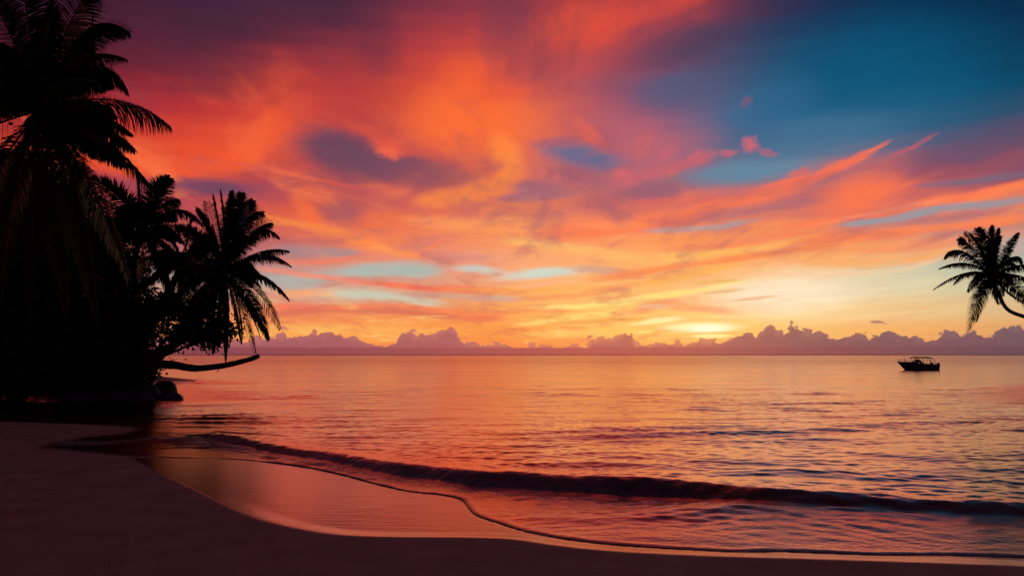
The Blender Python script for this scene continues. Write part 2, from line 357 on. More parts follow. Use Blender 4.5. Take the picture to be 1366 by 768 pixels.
# the lowest sliver of air above the sea
col = MIXC(SMOOTH(EL, 0.0, 0.2, 0.75, 0.0), col, azramp([(0,(84,40,56)),(600,(130,58,62)),(850,(150,68,66)),(1100,(110,60,72)),(1366,(84,56,72))]))
# a little physical twilight on top of the painted colours of the clouds
nis = N.new('ShaderNodeTexSky'); nis.sky_type = 'NISHITA'; nis.sun_disc = False
nis.sun_elevation = math.radians(SUN_EL); nis.sun_rotation = math.radians(SUN_AZ)
nsc = N.new('ShaderNodeVectorMath'); nsc.operation = 'SCALE'; nsc.inputs['Scale'].default_value = 0.002
L.new(nis.outputs[0], nsc.inputs[0])
add = N.new('ShaderNodeVectorMath'); add.operation = 'ADD'; L.new(col, add.inputs[0]); L.new(nsc.outputs[0], add.inputs[1])
L.new(add.outputs[0], bg.inputs['Color']); bg.inputs['Strength'].default_value = 1.0

# ------------------------------------------------------------------ sun: the last of it, behind the cloud bank
sl = bpy.data.lights.new('sun', 'SUN'); so = bpy.data.objects.new('sun', sl); sc.collection.objects.link(so)
sl.energy = 0.010; sl.angle = math.radians(26); sl.color = (1.0, 0.62, 0.32)
a, e = math.radians(SUN_AZ), math.radians(SUN_EL + 2.5)
from mathutils import Vector
so.rotation_euler = Vector((math.sin(a) * math.cos(e), math.cos(a) * math.cos(e), math.sin(e))).to_track_quat('Z', 'Y').to_euler()

# ------------------------------------------------------------------ helpers
rng = np.random.default_rng(7); random.seed(7)
def mesh_from(name, verts, faces, mat=None, smooth=True):
    me = bpy.data.meshes.new(name)
    verts = np.asarray(verts, np.float32); faces = np.asarray(faces, np.int32)
    k = faces.shape[1]
    me.vertices.add(len(verts)); me.vertices.foreach_set('co', verts.ravel())
    me.loops.add(faces.size); me.loops.foreach_set('vertex_index', faces.ravel())
    me.polygons.add(len(faces)); me.polygons.foreach_set('loop_start', np.arange(0, faces.size, k, dtype=np.int32))
    me.polygons.foreach_set('use_smooth', np.full(len(faces), smooth))
    me.update(calc_edges=True); me.validate()
    if mat: me.materials.append(mat)
    return me
def link(name, me, parent=None, loc=(0, 0, 0), **props):
    o = bpy.data.objects.new(name, me); sc.collection.objects.link(o)
    o.location = loc
    if parent: o.parent = parent
    for k, v in props.items(): o[k] = v
    return o
def thing(name, label, cat, loc, group=None):
    o = link(name, None, None, loc, label=label, category=cat)
    if group: o['group'] = group
    return o
class MB:
    """collects quads (triangles as degenerate-free quads are padded by a tiny split)"""
    def __init__(s): s.v = []; s.f = []; s.n = 0
    def add(s, v, f):
        v = np.asarray(v, float).reshape(-1, 3); f = np.asarray(f, int)
        s.v.append(v); s.f.append(f + s.n); s.n += len(v)
    def tube(s, pts, rad, k=8, cap=True, bump=0.0):
        P = np.asarray(pts, float); n = len(P); R = np.broadcast_to(np.asarray(rad, float), (n,))
        T = np.gradient(P, axis=0); T /= np.linalg.norm(T, axis=1)[:, None] + 1e-9
        up = np.array([0, 0, 1.0]) if abs(T[0][2]) < 0.9 else np.array([1.0, 0, 0])
        vs = []
        for i in range(n):
            a = np.cross(T[i], up); a /= np.linalg.norm(a) + 1e-9; b = np.cross(a, T[i]); up = b
            for j in range(k):
                t = 2 * math.pi * j / k
                r = R[i] * (1 + (bump * (rng.random() - .5) if bump else 0))
                vs.append(P[i] + r * (math.cos(t) * a + math.sin(t) * b))
        fs = [[i * k + j, i * k + (j + 1) % k, (i + 1) * k + (j + 1) % k, (i + 1) * k + j] for i in range(n - 1) for j in range(k)]
        if cap:
            for e in (0, n - 1):
                c = len(vs); vs.append(P[e])
                for j in range(0, k, 2):
                    q = [e * k + j, e * k + (j + 1) % k, e * k + (j + 2) % k, c]
                    fs.append(q if e else q[::-1])
        s.add(vs, fs)
    def build(s, name, mat, parent=None, smooth=True, origin=None, **p):
        v = np.concatenate(s.v); f = np.concatenate(s.f)
        if origin is not None: v = v - np.asarray(origin)
        return link(name, mesh_from(name, v, f, mat, smooth), parent, **p)
def bez(p0, p1, p2, n):
    t = np.linspace(0, 1, n)[:, None]
    return (1 - t) ** 2 * np.asarray(p0) + 2 * t * (1 - t) * np.asarray(p1) + t * t * np.asarray(p2)
def catmull(pts, n=8):
    P = np.asarray(pts, float); P = np.vstack([2 * P[0] - P[1], P, 2 * P[-1] - P[-2]]); o = []
    for i in range(1, len(P) - 2):
        for t in np.linspace(0, 1, n, endpoint=False):
            o.append(.5 * ((2 * P[i]) + (P[i + 1] - P[i - 1]) * t + (2 * P[i - 1] - 5 * P[i] + 4 * P[i + 1] - P[i + 2]) * t ** 2 + (3 * P[i] - P[i - 1] - 3 * P[i + 1] + P[i + 2]) * t ** 3))
    o.append(P[-2]); return np.array(o)

def mat(name, base, rough=.6, var=None, scale=3.0, spec=.3, metal=0.0, bump=0.0, bscale=20.0):
    m = bpy.data.materials.new(name); m.use_nodes = True; t = m.node_tree; b = t.nodes['Principled BSDF']
    b.inputs['Roughness'].default_value = rough; b.inputs['Specular IOR Level'].default_value = spec; b.inputs['Metallic'].default_value = metal
    tcn = t.nodes.new('ShaderNodeTexCoord')
    nn = t.nodes.new('ShaderNodeTexNoise'); nn.inputs['Scale'].default_value = scale; nn.inputs['Detail'].default_value = 5
    t.links.new(tcn.outputs['Object'], nn.inputs['Vector'])
    r = t.nodes.new('ShaderNodeValToRGB'); r.color_ramp.elements[0].position = .3; r.color_ramp.elements[1].position = .7
    v = var or tuple(x * .7 for x in base)
    r.color_ramp.elements[0].color = (*v, 1); r.color_ramp.elements[1].color = (*base, 1)
    t.links.new(nn.outputs['Fac'], r.inputs[0]); t.links.new(r.outputs[0], b.inputs['Base Color'])
    if bump:
        n2 = t.nodes.new('ShaderNodeTexNoise'); n2.inputs['Scale'].default_value = bscale; n2.inputs['Detail'].default_value = 6
        t.links.new(tcn.outputs['Object'], n2.inputs['Vector'])
        bp = t.nodes.new('ShaderNodeBump'); bp.inputs['Strength'].default_value = bump; bp.inputs['Distance'].default_value = .05
        t.links.new(n2.outputs['Fac'], bp.inputs['Height']); t.links.new(bp.outputs[0], b.inputs['Normal'])
    return m

# ------------------------------------------------------------------ shoreline, read off as ground points
def gp(L_): return np.array([ground(x, y)[:2] for x, y in L_])
edge_px = [(-700,556),(-300,557),(-100,559),(0,562),(60,564),(120,566),(178,569),(186,573),(160,579),(120,583),(90,588),(64,596),(100,600),(150,605),(205,609),(250,611),(320,613),(400,622),(455,633),(500,645),(545,655),(590,660),(615,666),(624,676),(636,687),(665,697),(700,708),(745,717),(800,724),(860,729),(930,733),(985,736),(1040,735),(1100,737),(1180,740),(1260,740),(1366,743),(1500,748),(1750,752)]
edge = catmull(gp(edge_px), 5)
right_px = [(2000,700),(2000,620),(1720,570),(1560,546),(1480,541),(1425,535),(1400,528),(1404,518),(1470,509)]
right = gp(right_px)
bank_px = [(-900,548),(-420,545),(-330,533),(-150,529),(0,531),(70,534),(150,532),(200,533),(238,533),(246,529),(236,523),(210,518),(190,512)]
bank = gp(bank_px)[::-1]
far_r = np.array([[120, 130], [900, 200], [30000, 3000], [30000, 42000], [-30000, 42000], [-30000, 3000], [-500, 300], [-120, 110], [-60, 88], [-34, 76], [-26, 66]])
sea = np.vstack([edge, right, far_r, bank])
wet_px = [(178,611),(196,622),(225,638),(262,655),(300,675),(335,691),(370,702),(410,711),(450,717),(500,719.5),(560,720),(620,720),(680,722),(730,729),(790,736),(860,741),(950,745),(1050,748),(1150,751),(1260,755),(1366,759),(1500,768),(1750,775)]
wetl = gp(wet_px)
wet = np.vstack([catmull(wetl, 4), gp([(1500,690)]), gp([(900,690)]), gp([(600,640)]), gp([(320,604)])])
def sdf(poly, P):
    d = np.full(len(P), 1e12); inside = np.zeros(len(P), bool)
    A = poly; B = np.roll(poly, -1, 0)
    for a, b in zip(A, B):
        e = b - a; w = P - a; t = np.clip((w @ e) / (e @ e + 1e-12), 0, 1)
        q = w - t[:, None] * e; d = np.minimum(d, (q ** 2).sum(1))
        c = (a[1] > P[:, 1]) != (b[1] > P[:, 1])
        with np.errstate(divide='ignore', invalid='ignore'):
            xi = a[0] + (P[:, 1] - a[1]) * (b[0] - a[0]) / (b[1] - a[1])
        inside ^= c & (P[:, 0] < xi)
    return np.where(inside, 1, -1) * np.sqrt(d)
def vnoise(P, scale, seed=0, oct=3):
    r = np.random.default_rng(seed); o = np.zeros(len(P)); amp = 1.0; tot = 0
    for k in range(oct):
        T = r.random((64, 64)); q = P * scale * 2 ** k; i = np.floor(q).astype(int); f = q - i; f = f * f * (3 - 2 * f)
        g = lambda a, b: T[(i[:, 0] + a) % 64, (i[:, 1] + b) % 64]
        o += amp * (g(0,0)*(1-f[:,0])*(1-f[:,1]) + g(1,0)*f[:,0]*(1-f[:,1]) + g(0,1)*(1-f[:,0])*f[:,1] + g(1,1)*f[:,0]*f[:,1]); tot += amp; amp *= .5
    return o / tot * 2 - 1
def sstep(x, a, b):
    t = np.clip((x - a) / (b - a), 0, 1); return t * t * (3 - 2 * t)

# beach and sea bed, one sheet to the horizon
def land_height(P):
    s = sdf(sea, P); w = sdf(wet, P)
    u = np.maximum(-s, 0); v = np.maximum(-w, 0)
    far = sstep(P[:, 1], 24, 34) * sstep(-P[:, 0], 10, 16)           # the wooded bank
    isl = sstep(P[:, 1], 28, 38) * sstep(P[:, 0], 20, 28)            # the spit of the right-hand palm
    dry = np.minimum(v, u)
    rim = sstep(w, .45, 0.0) * (s < 0) * sstep(P[:, 0], -5.5, -2.0)                              # last of the wet sand tips towards the sea
    z = 0.006 * u + 0.03 * rim + .022 * np.minimum(dry, 60)
    z = z * (1 - far) + far * (1.3 * (1 - np.exp(-u * .22)))
    z = z + isl * (.5 * (1 - np.exp(-u * .3)))
    z += (1 - far) * sstep(dry, .1, 2.0) * .006 * vnoise(P, .8, 3)
    z += far * sstep(u, .3, 2) * .15 * vnoise(P, .5, 4)
    return np.where(s > 0, np.maximum(-.02 - .06 * s, -3.0), z), s, w
def axis(segs):
    o = [segs[0][0]]
    for a, b, st in segs: o += list(np.arange(a + st, b + st * .5, st))
    return np.array(o)
xs = np.concatenate([[-30000, -8000, -2000, -600, -250, -120, -80], axis([(-60, -24, 1.0), (-24, -12, .25), (-12, 11, .055), (11, 24, .25), (24, 60, 1.0)]), [80, 120, 250, 600, 2000, 8000, 30000]])
ys = np.concatenate([[-30000, -5000, -800, -200, -60, -20], axis([(-8, 4, .6), (4, 6.5, .1), (6.5, 19, .045), (19, 30, .12), (30, 60, .4)]), [70, 90, 130, 250, 800, 5000, 45000]])
GXm, GYm = np.meshgrid(xs, ys); P = np.c_[GXm.ravel(), GYm.ravel()]
z, s_, w_ = land_height(P)
def gridfaces(ny, nx):
    i = np.arange(ny - 1)[:, None] * nx + np.arange(nx - 1)[None, :]
    return np.stack([i, i + 1, i + 1 + nx, i + nx], -1).reshape(-1, 4)
def attr(me, name, vals):
    a_ = me.attributes.new(name, 'FLOAT', 'POINT'); a_.data.foreach_set('value', np.asarray(vals, np.float32))
msand = bpy.data.materials.new('beach_sand'); msand.use_nodes = True
t = msand.node_tree; b = t.nodes['Principled BSDF']; n_ = t.nodes.new; l_ = t.links.new
geo = n_('ShaderNodeNewGeometry')
def tnoise(sc_, det=5, r=.6, vec=None):
    q = n_('ShaderNodeTexNoise'); q.inputs['Scale'].default_value = sc_; q.inputs['Detail'].default_value = det; q.inputs['Roughness'].default_value = r
    l_(vec or geo.outputs['Position'], q.inputs['Vector']); return q
def tmr(v, a_, b_, lo, hi, interp='SMOOTHSTEP'):
    q = n_('ShaderNodeMapRange'); q.interpolation_type = interp
    for i_, x in enumerate((a_, b_, lo, hi)): q.inputs[i_ + 1].default_value = x
    l_(v, q.inputs[0]); return q.outputs[0]
def tmix(f, a_, b_, typ='RGBA'):
    q = n_('ShaderNodeMix'); q.data_type = typ; ia, ib = (6, 7) if typ == 'RGBA' else (2, 3)
    for i_, v in ((0, f), (ia, a_), (ib, b_)):
        if isinstance(v, tuple): q.inputs[i_].default_value = (*v, 1)
        elif isinstance(v, (int, float)): q.inputs[i_].default_value = v
        else: l_(v, q.inputs[i_])
    return q.outputs[2 if typ == 'RGBA' else 0]
wa = n_('ShaderNodeAttribute'); wa.attribute_name = 'wet'
wetf = wa.outputs['Fac']
n1 = tnoise(1.3); n2 = tnoise(14, 6, .7)
DRY1, DRY2, WETC = (.56, .38, .33), (.47, .31, .27), (.20, .10, .08)
dryc = tmix(tmr(n1.outputs['Fac'], .35, .65, 0, 1), DRY2, DRY1)
basec = tmix(wetf, dryc, WETC)
l_(basec, b.inputs['Base Color'])
l_(tmix(wetf, .85, .24, 'FLOAT'), b.inputs['Roughness'])
b.inputs['IOR'].default_value = 1.4
b.inputs['Specular Tint'].default_value = (1, .66, .58, 1)
l_(tmix(wetf, .12, .18, 'FLOAT'), b.inputs['Specular IOR Level'])
bp = n_('ShaderNodeBump'); bp.inputs['Distance'].default_value = .02
l_(tmr(wetf, 0, 1, .75, .10), bp.inputs['Strength']); l_(n2.outputs['Fac'], bp.inputs['Height'])
rm = n_('ShaderNodeMapping'); rm.inputs['Rotation'].default_value = (0, 0, .9); rm.inputs['Scale'].default_value = (1.2, 7, 1); l_(geo.outputs['Position'], rm.inputs['Vector'])
rn = tnoise(1.0, 4, .6, rm.outputs[0]); bp3 = n_('ShaderNodeBump'); bp3.inputs['Distance'].default_value = .02; bp3.inputs['Strength'].default_value = .22; l_(rn.outputs['Fac'], bp3.inputs['Height']); l_(bp3.outputs[0], bp.inputs['Normal'])
gr = tnoise(160, 3, .7); bp2 = n_('ShaderNodeBump'); bp2.inputs['Distance'].default_value = .004
l_(tmr(wetf, 0, 1, .5, .04), bp2.inputs['Strength']); l_(gr.outputs['Fac'], bp2.inputs['Height']); l_(bp.outputs[0], bp2.inputs['Normal'])
l_(bp2.outputs[0], b.inputs['Normal'])
lw = n_('ShaderNodeLayerWeight'); l_(bp2.outputs[0], lw.inputs['Normal'])
gl = n_('ShaderNodeBsdfGlossy'); gl.inputs['Color'].default_value = (1, .50, .44, 1); gl.inputs['Roughness'].default_value = .15; l_(bp2.outputs[0], gl.inputs['Normal'])
gm = n_('ShaderNodeMath'); gm.operation = 'MULTIPLY'; l_(tmr(lw.outputs['Facing'], .6, 1.0, .0, .8), gm.inputs[0]); l_(wetf, gm.inputs[1])
mxs = n_('ShaderNodeMixShader'); l_(gm.outputs[0], mxs.inputs[0]); l_(b.outputs[0], mxs.inputs[1]); l_(gl.outputs[0], mxs.inputs[2]); l_(mxs.outputs[0], t.nodes['Material Output'].inputs['Surface'])
me = mesh_from('beach', np.c_[P, z], gridfaces(len(ys), len(xs)), msand)
wetv = np.maximum(sstep(w_, -.05, .03), sstep(s_, -.25, -.02))
attr(me, 'wet', wetv)
link('beach', me, None, kind='structure')

# ------------------------------------------------------------------ water
D = np.concatenate([1 / np.linspace(1 / 8.2, 1 / 75.0, 760), np.geomspace(77, 42000, 70)])
TH = np.tan(np.radians(np.linspace(-44, 44, 1150)))
dd, th = np.meshgrid(D, TH, indexing='ij')
P = np.c_[(dd * th).ravel(), dd.ravel()]
s_ = sdf(sea, P)
h = np.zeros(len(P))
r2 = np.random.default_rng(11)
near = 1 - sstep(P[:, 1], 55, 75)
warp = np.c_[vnoise(P, .12, 21), vnoise(P, .12, 22)] * 1.3 + np.c_[vnoise(P, .5, 23), vnoise(P, .5, 24)] * .3
shoal = sstep(s_, 0.0, 3.5)
for lo, hi, cnt, amp, spread in ((.28, .6, 16, .0016, 50), (.6, 1.4, 16, .0028, 22), (1.4, 3.5, 12, .0080, 16), (4, 9, 7, .016, 12)):
    for k in range(cnt):
        lam = r2.uniform(lo, hi); ang = math.radians(90 + r2.normal(0, spread)); ph = r2.uniform(0, 6.3)
        kx, ky = math.cos(ang), math.sin(ang)
        q = ((P + warp * (1 + .2 * k / cnt)) @ np.array([kx, ky])) * 2 * math.pi / lam + ph
        wv = np.sin(q); wv = np.where(lam > .6, (1 - np.abs(np.sin(q / 2))) * 1.4 - .5, wv)
        h += amp * wv * r2.uniform(.6, 1.2)
patch = .55 + .45 * sstep(vnoise(P * np.array([.5, 1]), .16, 31), -.5, .6)
film = sstep(s_, .0, .5)
h = h * near * patch * (.38 * film + .84 * shoal)
# the small shore break: crest and foot rows, as seen, give its line and height
brk = [(150,587,589,0),(230,578.5,582,0),(274,578,586,0),(320,586,594,0),(366,594,604,0),(410,601,613,0),(450,607,620,0),(500,614,629,0),(550,619,638,0),(600,623,645,0),(633,625,650,0),(700,626,655,0),(760,631,660,0),(800,633,662,0),(850,634,664,0),(950,639,668,0),(1070,650,676,0),(1200,660,684,0),(1366,670,692,0),(1500,679,698,0),(1750,694,709,0)]
foot = gp([(x, f) for x, c, f, _ in brk])
amp = []
for (x, c, f, _), g in zip(brk, foot):
    r = ray(x, c); yc = g[1] + .5; amp.append(max(0.0, CH + r[2] / r[1] * yc))
amp = np.array(amp); amp[:2] *= .4; amp[2:8] *= 1.1; print('break height', amp.round(2))
fx = foot[:, 0]
yf = np.interp(P[:, 0], fx, foot[:, 1]); af = np.interp(P[:, 0], fx, amp)
wob = .16 * vnoise(np.c_[P[:, 0], P[:, 0] * 0], .7, 41, 4)
t_ = P[:, 1] - yf + wob
slopef = .62
prof = np.where(t_ < 0, 0, np.where(t_ < slopef, np.sin(np.clip(t_ / slopef, 0, 1) * math.pi / 2) ** 1.25, np.exp(-((t_ - slopef) / 1.15) ** 1.4)))
ampn = (.92 - .14 * sstep(P[:, 0], -2, 3)) + .12 * vnoise(np.c_[P[:, 0], P[:, 0] * 0], 1.1, 43, 3)
ok = (P[:, 1] < 40) & (P[:, 1] > 5)
h += np.where(ok, af * ampn * prof + af * .05 * prof * vnoise(P * np.array([1.0, .5]), 5.0, 47, 3), 0)
# roiled water at the foot of the break, most of it on the left
rough_band = np.exp(-((t_ + .40) / .62) ** 2) * sstep(-P[:, 0], -6, 1) * ok
h += rough_band * (.035 * vnoise(P, 2.6, 51, 3) + .02)
# a second, lower swell behind it on the right and a few long ridges further out
for px0, py0, px1, py1, a_, wdt in ((1010,640,1366,652,.03,.35),(900,533,700,523,.05,.6),(980,548,760,540,.04,.5),(850,505,960,506,.07,.9),(1366,622,1150,604,.026,.4),(1060,572,1300,580,.026,.4),(1366,560,1180,552,.024,.5),(740,574,1020,566,.04,.4)):
    A_, B_ = ground(px0, py0)[:2], ground(px1, py1)[:2]
    e_ = B_ - A_; Ln = np.linalg.norm(e_); e_ /= Ln; q = P + warp * .35 - A_; al = q @ e_; pe = q @ np.array([-e_[1], e_[0]])
    h += a_ * np.exp(-(pe / wdt) ** 2) * sstep(al, -1.5, 1.5) * (1 - sstep(al, Ln - 1.5, Ln + 1.5))
lip = np.where(s_ > 0, .010 * (1 - np.exp(-np.maximum(s_, 0) / .05)) + .006 * np.exp(-((s_ - .10) / .07) ** 2), -.12)
lip = np.where(s_ > 0, lip * (.35 + .65 * sstep(P[:, 0], -4, 0)), lip)
swash = sstep(s_, 0, .12) * (1 - sstep(s_, 2.5, 5)) * (.004 * vnoise(P, 2.6, 61, 4) + .008 * sstep(-P[:, 0], 2, 6) * vnoise(P, 1.1, 62, 4))
zW = np.where(s_ > 0, np.maximum(h, -.05 * sstep(s_, 0, 4) ) + swash, 0) + lip
# foam amounts
foam = .9 * np.exp(-((s_ - .03) / .035) ** 2) * (s_ > -.02)
foam = np.maximum(foam, rough_band * 1.0)
foam = np.maximum(foam, ok * .5 * np.exp(-((t_ - slopef + .12) / .12) ** 2) * sstep(vnoise(P, 1.2, 71), .0, .5) * (.5 + .5 * sstep(-P[:, 0], -3, 2)))
foam = np.where(P[:, 1] < 40, foam, 0)

mwat = bpy.data.materials.new('sea_water'); mwat.use_nodes = True
t = mwat.node_tree; b = t.nodes['Principled BSDF']; n_ = t.nodes.new; l_ = t.links.new
geo = n_('ShaderNodeNewGeometry')
fa = n_('ShaderNodeAttribute'); fa.attribute_name = 'foam'
da = n_('ShaderNodeAttribute'); da.attribute_name = 'depth'
sp_ = n_('ShaderNodeSeparateXYZ'); l_(geo.outputs['Position'], sp_.inputs[0])
YD = sp_.outputs[1]
def smap(sx_, sy_, rz=0):
    q = n_('ShaderNodeMapping'); q.inputs['Scale'].default_value = (sx_, sy_, 1); q.inputs['Rotation'].default_value = (0, 0, rz)
    l_(geo.outputs['Position'], q.inputs['Vector']); return q.outputs[0]
shc = tmix(tmr(da.outputs['Fac'], 0, 1.0, 0, 1), (.17, .08, .062), (.008, .012, .016))
fn = tnoise(22, 5, .75); fm = n_('ShaderNodeMath'); fm.operation = 'MULTIPLY'
l_(tmr(fn.outputs['Fac'], .36, .60, 0, 1), fm.inputs[0]); l_(fa.outputs['Fac'], fm.inputs[1])
l_(tmix(fm.outputs[0], shc, (.50, .50, .52)), b.inputs['Base Color'])
b.inputs['IOR'].default_value = 1.36
rg0 = tmr(YD, 14, 260, .09, .22, 'LINEAR')
rg = tmix(tmr(da.outputs['Fac'], 0, .8, 0, 1), .17, rg0, 'FLOAT')
l_(tmix(fm.outputs[0], rg, .6, 'FLOAT'), b.inputs['Roughness'])
bA = n_('ShaderNodeBump'); bB = n_('ShaderNodeBump'); bC = n_('ShaderNodeBump')
bA.inputs['Distance'].default_value = .012; bB.inputs['Distance'].default_value = .06; bC.inputs['Distance'].default_value = .35
l_(tnoise(9.0, 4, .6, smap(.75, 1.0, .12)).outputs['Fac'], bA.inputs['Height'])
l_(tnoise(2.0, 4, .6, smap(.42, 1.0, -.10)).outputs['Fac'], bB.inputs['Height'])
l_(tnoise(.45, 4, .6, smap(.34, 1.0, .05)).outputs['Fac'], bC.inputs['Height'])
l_(tmr(YD, 25, 110, .8, .0), bA.inputs['Strength'])
mb_ = n_('ShaderNodeMath'); mb_.operation = 'MULTIPLY'; l_(tmr(YD, 14, 45, .25, .8), mb_.inputs[0]); l_(tmr(YD, 140, 500, 1, .0), mb_.inputs[1]); l_(mb_.outputs[0], bB.inputs['Strength'])
l_(tmr(YD, 45, 140, .0, .7), bC.inputs['Strength'])
l_(bC.outputs[0], bB.inputs['Normal']); l_(bB.outputs[0], bA.inputs['Normal']); l_(bA.outputs[0], b.inputs['Normal'])
lw = n_('ShaderNodeLayerWeight'); l_(bA.outputs[0], lw.inputs['Normal'])
gl = n_('ShaderNodeBsdfGlossy'); l_(tmix(tmr(da.outputs['Fac'], .1, 1, 0, 1), (1.0, .46, .34), (1.0, .73, .56)), gl.inputs['Color']); l_(rg, gl.inputs['Roughness']); l_(bA.outputs[0], gl.inputs['Normal'])
lg = n_('ShaderNodeMath'); lg.operation = 'LOGARITHM'; lg.inputs[1].default_value = math.e; l_(YD, lg.inputs[0])
l6 = n_('ShaderNodeMath'); l6.operation = 'MULTIPLY'; l6.inputs[1].default_value = 7.0; l_(lg.outputs[0], l6.inputs[0])
xd = n_('ShaderNodeMath'); xd.operation = 'DIVIDE'; l_(sp_.outputs[0], xd.inputs[0]); l_(YD, xd.inputs[1])
x6 = n_('ShaderNodeMath'); x6.operation = 'MULTIPLY'; x6.inputs[1].default_value = 3.5; l_(xd.outputs[0], x6.inputs[0])
cw = n_('ShaderNodeCombineXYZ'); l_(x6.outputs[0], cw.inputs[0]); l_(l6.outputs[0], cw.inputs[1])
wind = tnoise(1.6, 7, .72, cw.outputs[0])
gfx = n_('ShaderNodeMath'); gfx.operation = 'MULTIPLY'; l_(tmr(lw.outputs['Facing'], .5, .97, .0, .86), gfx.inputs[0])
l_(tmix(tmr(YD, 25, 70, 0, 1), 1.0, tmr(wind.outputs['Fac'], .34, .60, .62, 1.06), 'FLOAT'), gfx.inputs[1])
mxs = n_('ShaderNodeMixShader'); ng_ = n_('ShaderNodeMath'); ng_.operation = 'MULTIPLY'
inv = n_('ShaderNodeMath'); inv.operation = 'SUBTRACT'; inv.inputs[0].default_value = 1; l_(fm.outputs[0], inv.inputs[1])
l_(gfx.outputs[0], ng_.inputs[0]); l_(inv.outputs[0], ng_.inputs[1]); l_(ng_.outputs[0], mxs.inputs[0])
l_(b.outputs[0], mxs.inputs[1]); l_(gl.outputs[0], mxs.inputs[2]); l_(mxs.outputs[0], t.nodes['Material Output'].inputs['Surface'])
me = mesh_from('sea', np.c_[P, zW], gridfaces(len(D), len(TH)), mwat)
attr(me, 'foam', foam); attr(me, 'depth', sstep(s_, .0, 7.0))
link('sea', me, None, kind='structure')

# ------------------------------------------------------------------ plants
m_frond = mat('palm_leaf', (.050, .075, .022), .45, (.032, .052, .016), 2.0)
m_dead = mat('dry_palm_leaf', (.11, .075, .040), .7, (.06, .04, .02), 2.0)
m_leaf = mat('broad_leaf', (.045, .070, .025), .45, (.030, .048, .018), 1.2)
m_trunk = mat('palm_trunk', (.16, .125, .095), .85, (.08, .062, .05), 6.0, bump=.6, bscale=14)
m_bark = mat('driftwood_bark', (.15, .11, .085), .85, (.07, .052, .04), 4.0, bump=.8, bscale=10)
m_rock = mat('wet_rock', (.13, .115, .105), .6, (.06, .055, .05), 1.6, bump=.8, bscale=5)
m_nut = mat('coconut_husk', (.16, .14, .05), .5, (.10, .07, .03), 5.0)

def frond_mesh(p0, p1, p2, n=64, leaf=.85, width=.05, sag=None, start=.12, seed=0, twist=None, ragged=.09):
    r = np.random.default_rng(seed); m = MB()
    bd = np.asarray(p2) - np.asarray(p0); steep = abs(bd[2]) / np.linalg.norm(bd)
    if twist is None: twist = (r.choice([-1, 1]) * r.uniform(.8, 1.25)) if steep > .6 else r.normal(0, .3)
    if sag is None: sag = (.45 if bd[2] > 0 else 1.1) if steep > .6 else 2.0
    else: sag = sag * 1.25
    C = bez(p0, p1, p2, 26); L_ = np.linalg.norm(np.diff(C, axis=0), axis=1).sum()
    m.tube(C, np.linspace(.045, .008, 26) * (L_ / 4.5) ** .5, 5, cap=False)
    tt = np.repeat(start + (1 - start) * (np.linspace(0, 1, n) ** .95), 2) + r.normal(0, .004, 2 * n); tt = np.clip(tt, 0, 1)
    sd = np.tile([-1.0, 1.0], n)
    keep = r.random(2 * n) > ragged * .4; tt, sd = tt[keep], sd[keep]; k = len(tt)
    P0, P1, P2 = map(np.asarray, (p0, p1, p2)); t = tt[:, None]
    base = (1 - t) ** 2 * P0 + 2 * t * (1 - t) * P1 + t * t * P2
    T = 2 * (1 - t) * (P1 - P0) + 2 * t * (P2 - P1); T /= np.linalg.norm(T, axis=1)[:, None]
    up = np.array([0, 0, 1.0])
    side = np.cross(T, up); ln = np.linalg.norm(side, axis=1)[:, None]
    # near-vertical rachis: keep the side vector of the frond's overall bearing
    ov = np.cross(P2 - P0 + np.array([1e-3, 2e-3, 0]), up); ov /= np.linalg.norm(ov) + 1e-9
    side = np.where(ln > .15, side / (ln + 1e-9), ov); side += ov * .4; side /= np.linalg.norm(side, axis=1)[:, None]
    nrm = np.cross(side, T); tw = twist + 0 * t
    side = side * np.cos(tw) + nrm * np.sin(tw)
    prof = np.clip(np.sin(np.clip((tt - start + .06) / (1 - start + .10), 0, 1) * math.pi) ** .55, .12, 1) * (1 - .5 * tt)
    ll = leaf * prof * r.normal(1, ragged, k).clip(.45, 1.3)
    fwd = .40 + .9 * tt[:, None] ** 1.6
    d = side * sd[:, None] + T * fwd + nrm * .15 + r.normal(0, .07, (k, 3)); d /= np.linalg.norm(d, axis=1)[:, None]
    segs = 4; cur = base; wv = (width * np.array([.55, 1, .85, .5, .06]))
    lat = np.cross(d, up); lat /= np.linalg.norm(lat, axis=1)[:, None] + 1e-9
    lat = lat * .55 + T * .6; lat /= np.linalg.norm(lat, axis=1)[:, None] + 1e-9
    V = []; sagv = sag * r.normal(1, .2, k).clip(.3, 1.8)
    for i in range(segs + 1):
        V.append(cur - lat * wv[i] * .5); V.append(cur + lat * wv[i] * .5)
        d = d + np.array([0, 0, -1.0]) * (.10 + .16 * i) * sagv[:, None]; d /= np.linalg.norm(d, axis=1)[:, None]
        cur = cur + d * (ll / segs)[:, None]
    V = np.stack(V, 1).reshape(-1, 3); nv = 2 * (segs + 1)
    f = np.array([[2 * i, 2 * i + 1, 2 * i + 3, 2 * i + 2] for i in range(segs)])
    Fc = (np.arange(k)[:, None, None] * nv + f[None]).reshape(-1, 4)
    m.add(V, Fc); return m

